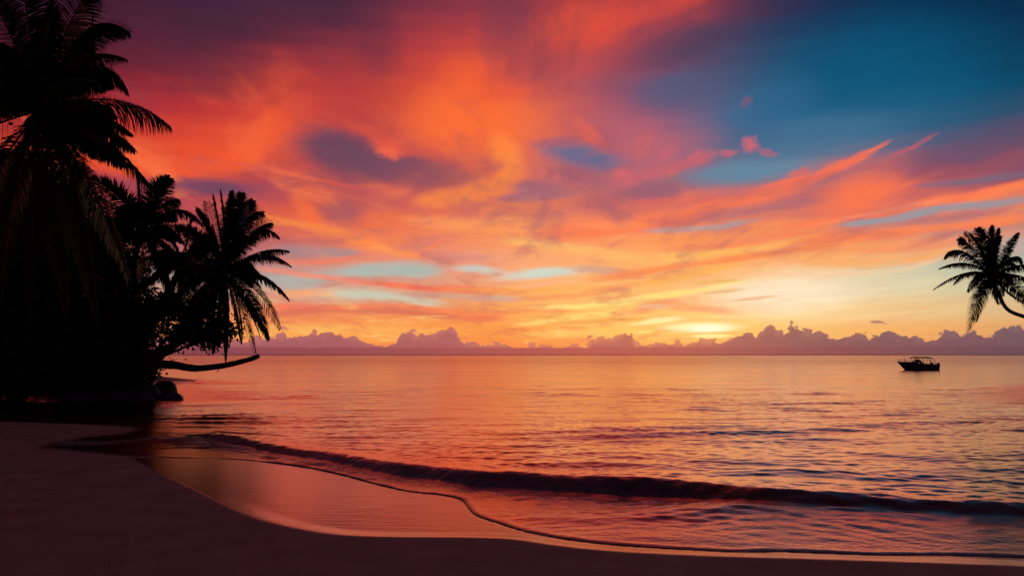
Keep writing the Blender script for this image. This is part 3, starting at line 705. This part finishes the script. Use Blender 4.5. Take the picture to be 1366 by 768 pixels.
def palm(label, base, trunk_pts, radii, crown, specs, leaf, width, nleaf, group=None, nuts=5, extra=8, exlen=4.0, seed=1, dead=3):
    r = np.random.default_rng(seed)
    o = thing('coconut_palm', label, 'palm tree', tuple(base), group)
    m = MB(); C = catmull(trunk_pts, 14); n = len(C)
    rad = np.interp(np.linspace(0, 1, n), np.linspace(0, 1, len(radii)), radii) * (1 + .035 * np.sin(np.arange(n) * 2.1))
    m.tube(C, rad, 12, bump=.05); m.build('trunk', m_trunk, o, origin=base)
    m = MB(); cz = np.asarray(crown, float)
    m.tube([cz + (0, 0, -.55), cz + (0, 0, -.25), cz, cz + (0, 0, .35), cz + (0, 0, .8)], [.14, .26, .27, .17, .03], 10, bump=.2)
    m.build('crown_shaft', m_dead, o, origin=base)
    j = 0
    for sp in specs:
        p1, p2 = sp[0], sp[1]; kw = dict(sp[2]) if len(sp) > 2 else {}
        mt = m_dead if kw.pop('dead', False) else m_frond
        kw.setdefault('leaf', leaf); kw.setdefault('width', width); kw.setdefault('n', nleaf)
        frond_mesh(cz + r.normal(0, .06, 3), p1, p2, seed=seed * 100 + j, **kw).build('frond', mt, o, origin=base); j += 1
    for q in range(extra):                               # fronds of the crown's near and far side
        a_ = 2 * math.pi * (q + .5) / extra + r.normal(0, .2); e_ = r.uniform(-.35, .9)
        if abs(math.cos(a_)) > .80: a_ += .7
        hd = np.array([math.cos(a_) * .75, math.sin(a_), 0]); Lq = exlen * r.uniform(.8, 1.0)
        p1 = cz + hd * Lq * .5 * math.cos(e_) + np.array([0, 0, Lq * .55 * math.sin(e_) + .35])
        p2 = cz + hd * Lq * .86 * math.cos(e_) + np.array([0, 0, Lq * .75 * math.sin(e_) - .9])
        frond_mesh(cz, p1, p2, seed=seed * 100 + 60 + q, leaf=leaf * .9, width=width, n=nleaf).build('frond', m_frond, o, origin=base)
    for q in range(nuts):
        a_ = 2 * math.pi * q / nuts; c = cz + np.array([math.cos(a_) * .3, math.sin(a_) * .3, -.42 - .12 * (q % 2)])
        m = MB(); m.tube([c + (0, 0, -.15), c + (0, 0, -.13), c + (0, 0, -.06), c, c + (0, 0, .07), c + (0, 0, .13), c + (0, 0, .15)], [.02, .07, .12, .13, .11, .06, .01], 8)
        m.build('coconut', m_nut, o, origin=base)
    return o

def at_d(d):
    return lambda px, py, k=0.0: at(px, py, d + k)
def floor_z(x, y): return float(land_height(np.array([[x, y]], float))[0][0])
def base_at(px, d):
    p = at(px, 500, d); z_ = floor_z(p[0], p[1]); return np.array([p[0], p[1], z_ - .06])

# tall palm leaning in from the left edge
Q = at_d(32.0); bp_ = base_at(-95, 32.5); cr = Q(52, 150)
palm('tallest coconut palm, its great crown rising above all others in the upper left corner', bp_,
     [bp_, bp_ + (.8, 0, 2.5), Q(-42, 380), Q(-8, 290), Q(28, 210), cr], [.34, .24, .20, .18, .16, .15], cr,
     [(Q(108,-8,.5), Q(173,44,.8), dict(leaf=1.65)), (Q(95,50,-1), Q(166,78,-1.5), dict(leaf=1.45)), (Q(140,52,1), Q(170,122,1)), (Q(158,108,-.6), Q(226,168,-.8), dict(leaf=2.1, sag=2.2, n=120)),
      (Q(150,168,.4), Q(214,268,.6), dict(leaf=2.0, sag=1.5, n=120)), (Q(118,215,-1), Q(172,372,-1), dict(sag=1.8)), (Q(110,205,1), Q(150,340,1.5), dict(sag=1.8)),
      (Q(95,240,-2), Q(128,420,-2.5), dict(sag=2, dead=True)), (Q(70,260,-1), Q(88,420,-1), dict(sag=2, dead=True)), (Q(40,260,1), Q(42,430,1), dict(sag=2, dead=True)),
      (Q(10,240,-1), Q(0,400,-1.5), dict(sag=2)), (Q(-20,220,1), Q(-50,360,1), dict(sag=1.8)), (Q(-40,170,-1), Q(-120,240,-1.5)),
      (Q(-30,110,1), Q(-120,130,1)), (Q(-10,70,-1), Q(-90,40,-1)), (Q(20,40,1), Q(-30,-30,1.5)), (Q(40,20,-1), Q(20,-60,-1)), (Q(66,10,0), Q(78,-60,0)),
      (Q(84,30,1.5), Q(130,-30,2)), (Q(60,60,-3), Q(75,10,-5)), (Q(90,90,-3), Q(130,110,-4.5)), (Q(86,110,2.5), Q(120,60,4)), (Q(30,90,-3), Q(0,60,-4))],
     1.65, .085, 150, nuts=7, extra=26, exlen=5.6, seed=1)
# middle palm
Q = at_d(47.0); bp_ = base_at(120, 48.5); cr = Q(190, 308)
palm('middle-height coconut palm, its crown half hidden between the tall palm and the shore palm', bp_,
     [bp_, Q(138, 470), Q(160, 400), Q(178, 350), cr], [.30, .22, .18, .15, .14], cr,
     [(Q(202,255), Q(226,238,.5)), (Q(214,262,-1), Q(238,266,-1)), (Q(188,262,1), Q(182,230,1)), (Q(165,258,-.5), Q(124,240,-.8)), (Q(168,282,.5), Q(132,262,1)),
      (Q(238,255,.3), Q(270,300,.5), dict(sag=1.6)), (Q(238,288,-.6), Q(284,322,-.8), dict(sag=1.6)), (Q(230,330,1), Q(262,388,1), dict(sag=1.6)), (Q(218,350,-1), Q(240,420,-1), dict(sag=1.8)),
      (Q(196,360,1), Q(205,440,1), dict(sag=2)), (Q(168,350,-1), Q(158,420,-1), dict(sag=2)), (Q(150,320,1), Q(112,372,1)), (Q(145,296,-1), Q(98,310,-1))],
     1.6, .085, 130, nuts=5, extra=18, exlen=4.2, seed=2)
Q = at_d(49.0); bp_ = base_at(150, 50); cr = Q(243, 352)
palm('coconut palm crowded between the middle palm and the shore palm, lower than both', bp_,
     [bp_, Q(170, 470), Q(204, 420), Q(228, 380), cr], [.28, .2, .17, .15, .14], cr,
     [(Q(262,320), Q(286,318,.5)), (Q(232,318,.6), Q(214,318,.8)), (Q(250,315,-.6), Q(256,292,-.8)), (Q(280,345,.5), Q(300,380,.6)), (Q(268,380,-.5), Q(276,430,-.6)), (Q(246,400), Q(248,452)), (Q(222,390,.6), Q(206,432,.8)), (Q(206,360,-.6), Q(178,392,-.8)), (Q(210,335,.4), Q(176,348,.5))],
     1.5, .085, 120, nuts=3, extra=14, exlen=3.4, seed=6)
# shore palm, the one whose whole crown stands against the sky
Q = at_d(45.0); bp_ = base_at(196, 46.5); cr = Q(299, 362)
palm('coconut palm leaning over the water, full crown against the sky above the bare fallen trunk', bp_,
     [bp_, Q(212, 476), Q(240, 456), Q(276, 412), cr], [.30, .22, .17, .15, .14], cr,
     [(Q(300,300), Q(294,255,.3), dict(leaf=1.1)), (Q(312,285,.6), Q(322,258,.8)), (Q(286,296,-.6), Q(276,270,-.8)), (Q(291,300,1), Q(284,262,1.2)), (Q(307,296,-1), Q(309,256,-1.2)), (Q(318,290,.9), Q(337,268,1.1)), (Q(330,300,-.9), Q(362,297,-1)), (Q(345,326,.9), Q(384,334,1)), (Q(340,395,.9), Q(358,452,1)), (Q(328,270,-.5), Q(351,284,-.6)), (Q(346,284,.5), Q(372,316,.5)),
      (Q(350,322,-.2), Q(387,354,-.3), dict(sag=1.2)), (Q(352,352,.4), Q(385,399,.5), dict(sag=1.3)), (Q(350,378,-.4), Q(374,438,-.5), dict(sag=1.4)),
      (Q(324,404,.3), Q(341,471,.3), dict(sag=1.2, leaf=1.0)), (Q(332,402,-.5), Q(348,452,-.6), dict(leaf=.16)), (Q(302,420,.8), Q(301,480,.8), dict(sag=1, leaf=1.0)), (Q(284,410,-.8), Q(270,462,-1), dict(sag=1)),
      (Q(262,392,.6), Q(236,446,.8), dict(sag=1.4)), (Q(272,400,-1), Q(252,452,-1)), (Q(290,408,1.2), Q(284,470,1.4)), (Q(318,400,1.2), Q(322,456,1.4)), (Q(256,366,-.6), Q(216,408,-.8)), (Q(258,340,.5), Q(214,352,.5)), (Q(270,318,-.5), Q(234,302,-.5)), (Q(280,304,.6), Q(262,280,.8))],
     1.22, .08, 140, nuts=6, extra=16, exlen=3.7, seed=3)
# palm on the far right
Q = at_d(45.0); bp_ = base_at(1478, 46.0); cr = Q(1323, 368)
palm('lone coconut palm leaning out over the sea at the far right edge', bp_,
     [bp_, bp_ + (-1.1, 0, .9), Q(1420, 452), Q(1378, 427), Q(1346, 414), Q(1333, 394), cr], [.28, .20, .15, .12, .105, .10, .10], cr,
     [(Q(1286,354), Q(1245,386,.3), dict(sag=1.6, leaf=.62)), (Q(1288,340,.4), Q(1253,358,.5), dict(leaf=.66)), (Q(1276,314,-.3), Q(1260,344,-.3)), (Q(1298,318,.4), Q(1279,322,.4)), (Q(1308,322,-.4), Q(1287,311,-.4)),
      (Q(1314,328), Q(1304,305,0)), (Q(1322,330,.5), Q(1323,302,.5)), (Q(1330,334,-.5), Q(1332,306,-.5)), (Q(1343,330,.3), Q(1359,311,.3), dict(leaf=.5)), (Q(1354,328,-.4), Q(1363,350,-.4)),
      (Q(1362,340,.4), Q(1398,364,.4)), (Q(1368,358,-.4), Q(1404,396,-.5)), (Q(1364,376,.5), Q(1392,432,.6)), (Q(1352,404,-.3), Q(1412,424,-.3), dict(leaf=.22)),
      (Q(1304,386), Q(1292,440,-.2), dict(leaf=1.05, n=120, twist=1.2)), (Q(1312,384,.5), Q(1302,428,.5), dict(leaf=.85, twist=-1.1))],
     1.0, .058, 120, nuts=4, extra=10, exlen=2.9, seed=4, dead=0)

# broad-leaved trees: trunk, limbs and many small leaves
def leaf_cloud(lobes, n, size, seed, droop=.2):
    r = np.random.default_rng(seed); W = np.array([l[3] ** 3 if len(l) < 5 else l[3] * l[4] ** 2 for l in lobes], float) ** .8; W /= W.sum()
    idx = r.choice(len(lobes), n, p=W); Lb = np.array([l[:3] for l in lobes])[idx]; R_ = np.array([l[3] for l in lobes])[idx]
    v = r.normal(0, 1, (n, 3)); v /= np.linalg.norm(v, axis=1)[:, None]
    rad = r.random(n) ** .45
    c = Lb + v * (R_ * rad)[:, None] * np.array([1, 1, .72])
    # twigs of leaves: pull the leaves to clumps
    K = max(10, n // 14); cl = c[r.choice(n, K)]; c = cl[r.integers(0, K, n)] + r.normal(0, size * 1.3, (n, 3))
    a = r.normal(0, 1, (n, 3)); a[:, 2] -= droop; a /= np.linalg.norm(a, axis=1)[:, None]
    b_ = np.cross(a, r.normal(0, 1, (n, 3))); b_ /= np.linalg.norm(b_, axis=1)[:, None]
    s_v = size * r.uniform(.6, 1.3, n)[:, None]
    V = np.stack([c, c + a * s_v * .5 + b_ * s_v * .27, c + a * s_v, c + a * s_v * .5 - b_ * s_v * .27], 1).reshape(-1, 3)
    m = MB(); m.add(V, np.arange(4 * n).reshape(-1, 4)); return m
def tree(name, label, cat, base, lobes, n, size, seed, limb_r=.16, group=None):
    o = thing(name, label, cat, tuple(base), group); b0 = np.asarray(base, float)
    r = np.random.default_rng(seed)
    cen = np.mean([l[:3] for l in lobes], 0); fork = b0 + (cen - b0) * np.array([.35, .35, .35])
    m = MB(); m.tube(catmull([b0, b0 + (fork - b0) * .5 + r.normal(0, .08, 3), fork], 5), np.linspace(limb_r * 1.5, limb_r, 11), 8, bump=.1)
    m.build('trunk', m_bark, o, origin=base)
    for l in lobes:
        m = MB(); e_ = np.array(l[:3]); mid = (fork + e_) / 2 + r.normal(0, .25, 3)
        m.tube(catmull([fork, mid, e_], 5), np.linspace(limb_r * .75, .02, 11), 6); m.build('branch', m_bark, o, origin=base)
    leaf_cloud(lobes, n, size, seed).build('crown', m_leaf, o, origin=base)
    return o
def lobe(px, py, d, rpx): p = at(px, py, d); return (*p, rpx * d / F)
# sea almond over the log, with gaps of sky between its sprays
tree('broadleaf_tree', 'ragged broad-leaved tree spreading low over the fallen trunk, sky showing through it', 'tree', base_at(168, 47),
     [lobe(182,420,46,26), lobe(222,410,46.5,22), lobe(258,440,46,20), lobe(280,452,45.5,14), lobe(236,448,46.5,14), lobe(205,440,47,10), lobe(172,458,47,24), lobe(262,410,47,20), lobe(300,440,46.3,14)], 11000, .26, 21, .15)
tree('broadleaf_tree', 'dense dark broad-leaved tree filling the middle of the left grove behind the palms', 'tree', base_at(112, 53),
     [lobe(112,330,52,48), lobe(150,370,51,44), lobe(80,370,52,50), lobe(130,420,51,50), lobe(170,430,50,36), lobe(90,440,51,46), lobe(150,470,50,36)], 30000, .42, 22, .24)
tree('broadleaf_tree', 'largest dark broad-leaved tree at the left edge, below the tallest palm crown', 'tree', base_at(20, 47),
     [lobe(15,250,42,62), lobe(-30,310,42,64), lobe(60,280,43,54), lobe(20,350,41,62), lobe(80,350,42,50), lobe(-20,410,41,60), lobe(50,430,41,56), lobe(5,470,40.5,44), lobe(-80,300,42,70), lobe(-90,420,42,60)], 44000, .42, 23, .3)
tree('shore_shrub', 'round dark shrub at the foot of the left grove, beside the strip of dark sand', 'shrub', base_at(90, 44),
     [lobe(60,470,44,36), lobe(100,480,44,34), lobe(128,482,44,32), lobe(84,500,43.5,26), lobe(120,505,43.6,22)], 16000, .28, 24, .08)
tree('shore_shrub', 'low shrub above the black rocks where the fallen trunk leaves the bank', 'shrub', base_at(172, 45),
     [lobe(168,484,45,26), lobe(146,496,44.5,26), lobe(192,490,45.3,17), lobe(172,505,44.3,18)], 11000, .24, 25, .07)
tree('shore_shrub', 'dark shrub at the very left edge, low above the strip of dark sand', 'shrub', base_at(0, 44),
     [lobe(20,480,44,34), lobe(-10,470,44,40), lobe(40,498,43.6,26), lobe(0,505,43.6,24), lobe(-45,490,44,40)], 16000, .30, 26, .08)

# fallen trunk reaching out over the water
Q = at_d(44.5); b0 = Q(150, 500, 1.6)
o = thing('fallen_trunk', 'bare fallen tree trunk reaching out over the water from the left bank', 'tree trunk', tuple(b0))
m = MB(); C = catmull([b0, Q(192, 486), Q(232, 487), Q(262, 491), Q(300, 487), Q(330, 480), Q(345.5, 474.5)], 7)
m.tube(C, np.interp(np.linspace(0, 1, len(C)), [0, .3, .6, 1], [.32, .24, .17, .13]), 12, bump=.14); m.build('trunk', m_bark, o, origin=b0)
for pts, rr in (([Q(222,487), Q(226,482), Q(233,479)], .05), ([Q(190,484), Q(206,474), Q(232,462), Q(246,452)], .13), ([Q(196,476), Q(212,469), Q(228,462,.5), Q(236,455,.6)], .09), ([Q(292,490), Q(291,493), Q(290,496)], .04)):
    m = MB(); C = catmull(pts, 5); m.tube(C, np.linspace(rr, rr * .5, len(C)), 8, bump=.15); m.build('branch', m_bark, o, origin=b0)

# rocks at the water's edge
def rock(label, px, py, d, wx, wy, wz, seed):
    p = at(px, py, d); c = np.array([p[0], p[1], -.12]); r = np.random.default_rng(seed)
    nu, nv = 28, 18; V = []
    for j in range(nv + 1):
        f_ = math.pi * j / nv
        for i in range(nu):
            a_ = 2 * math.pi * i / nu; V.append([math.sin(f_) * math.cos(a_), math.sin(f_) * math.sin(a_), math.cos(f_)])
    V = np.array(V)
    for _ in range(34):                                  # chop with planes for a fractured look
        nrm = r.normal(0, 1, 3); nrm /= np.linalg.norm(nrm); k = r.uniform(.78, .96); q = V @ nrm; V = V - np.outer(np.maximum(q - k, 0), nrm)
    V += .03 * np.c_[vnoise(V[:, :2] * 3 + 9, 1, seed), vnoise(V[:, 1:] * 3 + 9, 1, seed + 1), vnoise(V[:, ::2] * 3 + 9, 1, seed + 2)]
    V *= np.array([wx, wy, wz])
    Fc = [[j * nu + i, (j + 1) * nu + i, (j + 1) * nu + (i + 1) % nu, j * nu + (i + 1) % nu] for j in range(nv) for i in range(nu)]
    link('rock', mesh_from('rock', V, Fc, m_rock), None, tuple(c), label=label, category='rock', group='rocks at the foot of the left grove')
rock('rounded black rock nearest the open water, under the fallen trunk', 225, 531, 42.3, .92, .7, .62, 5)
rock('taller black rock standing just behind the one nearest the open water', 221, 506, 45.0, .80, .7, 1.25, 8)
rock('broad low black rock joining the bank to the rock nearest the open water', 196, 531, 43.2, 1.0, .8, .95, 9)
rock('small squat black rock between the taller rock and the one nearest the water', 206, 516, 43.8, .5, .5, .62, 15)
rock('dark slab of rock under the shore shrub, farthest left of the five', 160, 529, 43.6, 1.3, .9, .75, 12)

# ------------------------------------------------------------------ motor boat
m_hull = mat('boat_hull', (.10, .11, .17), .25, (.08, .09, .14), 2.0, spec=.5)
m_deck = mat('boat_deck', (.62, .60, .58), .4, (.52, .50, .48), 3.0)
m_glass = mat('boat_glass', (.02, .025, .03), .08, (.015, .02, .025), 2.0, spec=.6)
m_canvas = mat('boat_canvas', (.16, .15, .18), .8, (.12, .11, .14), 3.0)
m_steel = mat('boat_steel', (.45, .45, .46), .3, (.38, .38, .4), 5.0, metal=1.0)
m_seat = mat('boat_seat', (.30, .25, .22), .6, (.24, .2, .18), 5.0)
m_black = mat('engine_black', (.02, .02, .022), .35, (.015, .015, .016), 5.0)
BD = 127.0; bc = at(1224, 494, BD); k_ = BD / F
bo = thing('motor_boat', 'small dark open motor boat with a canopy, lying on the sea near the horizon', 'boat', (bc[0], bc[1], -.03))
bo.rotation_euler = (0, 0, math.radians(-9))
Lh = 6.25
def hull_section(u):                                    # u 0 bow .. 1 stern
    w = 1.08 * (1 - (1 - u) ** 2.4) ** .8 if u < .72 else 1.08 * (1 - .10 * ((u - .72) / .28))
    return max(w, .02), 1.42 - .52 * u ** .8, -Lh / 2 + Lh * u, 1.0 * (1 - u) ** 2.2
U = np.linspace(0, 1, 26); V = []; KS = 11
for u in U:
    w, top_, x, rake = hull_section(u)
    for j in range(KS):
        q = j / (KS - 1); yy = abs(q * 2 - 1); hh = yy ** 1.7
        zz = -.28 + (top_ + .28) * hh; lift = (1 - u) ** 5 * (1.1) * (1 - hh)
        V.append([x + rake * 1.15 * (1 - hh), (1 if q > .5 else -1) * w * (.35 * (yy > 0) + .65 * yy ** .9 if yy > 0 else 0), zz + lift * .3])
Fc = gridfaces(len(U), KS)
m = MB(); m.add(V, Fc)
st = len(U) - 1                                          # transom
tr = [V[st * KS + j] for j in range(KS)]; m.add(tr + [[tr[0][0], 0, tr[0][2]]], [[j, j + 1, KS, KS] for j in range(0)] or [[0, 1, KS - 2, KS - 1], [1, 2, KS - 3, KS - 2], [2, 3, KS - 4, KS - 3], [3, 4, KS - 5, KS - 4]])
m.build('hull', m_hull, bo)
m = MB(); g = []                                         # gunwale
for sgn in (-1, 1):
    G = [[-Lh / 2 + Lh * u, sgn * hull_section(u)[0], hull_section(u)[1] + .02] for u in U]; m.tube(G, .045, 6)
m.build('rub_rail', m_steel, bo)
def slab(m, x0, x1, y0, y1, z0, z1, dx=0.0):
    m.add([[x0, y0, z0], [x1, y0, z0], [x1, y1, z0], [x0, y1, z0], [x0 + dx, y0, z1], [x1 - abs(dx) * .3, y0, z1], [x1 - abs(dx) * .3, y1, z1], [x0 + dx, y1, z1]],
          [[0, 3, 2, 1], [4, 5, 6, 7], [0, 1, 5, 4], [1, 2, 6, 5], [2, 3, 7, 6], [3, 0, 4, 7]])
m = MB(); dk = []
for u in np.linspace(.01, .46, 12):
    w, tp, x, _ = hull_section(u)
    for q in (-1, -.5, 0, .5, 1): dk.append([x, q * w * .97, tp + .015 + .16 * (1 - q * q) * min(1, u * 4)])
m.add(dk, gridfaces(12, 5)); slab(m, -.35, 2.9, -.9, .9, .30, .36); m.build('deck', m_deck, bo)
m = MB(); slab(m, -1.05, .0, -.78, .78, 1.12, 1.42, .35); m.build('cabin_top', m_deck, bo)
m = MB()
m.add([[-.62, -.72, 1.40], [-.62, .72, 1.40], [-.12, .62, 1.86], [-.12, -.62, 1.86], [-.60, -.72, 1.40], [-.60, .72, 1.40], [-.10, .62, 1.86], [-.10, -.62, 1.86]], [[0, 1, 2, 3], [4, 7, 6, 5], [0, 4, 5, 1], [3, 2, 6, 7]])
for sgn in (-1, 1): m.add([[-.62, sgn * .74, 1.38], [.55, sgn * .84, 1.2], [.40, sgn * .78, 1.58], [-.12, sgn * .64, 1.84]], [[0, 1, 2, 3] if sgn < 0 else [3, 2, 1, 0]])
m.build('windscreen', m_glass, bo)
m = MB(); cv = []
for x in np.linspace(-.95, 2.05, 12):
    for q in np.linspace(-1, 1, 9): cv.append([x, q * .86, 2.10 + .12 * (1 - q * q) - .03 * math.cos((x + .95) * 4) - .04 * ((x - .5) / 1.5) ** 2])
cvl = [[a_, b__, c_ - .05] for a_, b__, c_ in cv]
m.add(cv, gridfaces(12, 9)); m.add(cvl, gridfaces(12, 9)[:, ::-1])
for a_, b__ in ((0, 8), (99, 107), (0, 99), (8, 107)): m.tube([cv[a_], cv[b__]], .04, 6)
m.build('canopy', m_canvas, bo)
for sgn in (-1, 1):
    for xa, za, xb in ((-.45, 1.3, -.6), (.75, 1.05, .6), (1.7, .98, 1.9)):
        m = MB(); m.tube([[xa, sgn * .86, za], [xb, sgn * .84, 2.1]], .032, 6); m.build('canopy_post', m_steel, bo)
m = MB(); m.tube(catmull([[2.55, -.9, .95], [2.25, -.88, 1.75], [2.05, -.6, 2.02], [2.0, 0, 2.08], [2.05, .6, 2.02], [2.25, .88, 1.75], [2.55, .9, .95]], 6), .05, 8); m.build('stern_arch', m_steel, bo)
m = MB(); m.tube([[-1.95, 0, 1.3], [-1.95, 0, 2.15]], .028, 6); m.tube([[-1.95, 0, 2.12], [-1.95, 0, 2.2]], .06, 6); m.build('bow_light', m_steel, bo)
m = MB()
for sgn in (-1, 1):
    m.tube(catmull([[-3.0, sgn * .12, 1.68], [-2.3, sgn * .62, 1.72], [-1.3, sgn * .92, 1.62], [-.8, sgn * .98, 1.34]], 5), .02, 6)
    for x, y_, z_ in ((-2.7, .34, 1.40), (-2.1, .7, 1.36), (-1.5, .86, 1.32)): m.tube([[x, sgn * y_, z_], [x, sgn * y_, z_ + .34]], .016, 6)
m.build('bow_rail', m_steel, bo)
for x in (.25, 1.75):
    s0 = MB(); slab(s0, x, x + .5, -.6, .6, .36, .82); slab(s0, x + .38, x + .52, -.6, .6, .82, 1.28); s0.build('seat', m_seat, bo)
m = MB(); slab(m, 2.95, 3.4, -.28, .28, .55, 1.22, .12); m.tube([[3.2, 0, .6], [3.22, 0, -.3]], .09, 8); m.build('outboard_engine', m_black, bo)
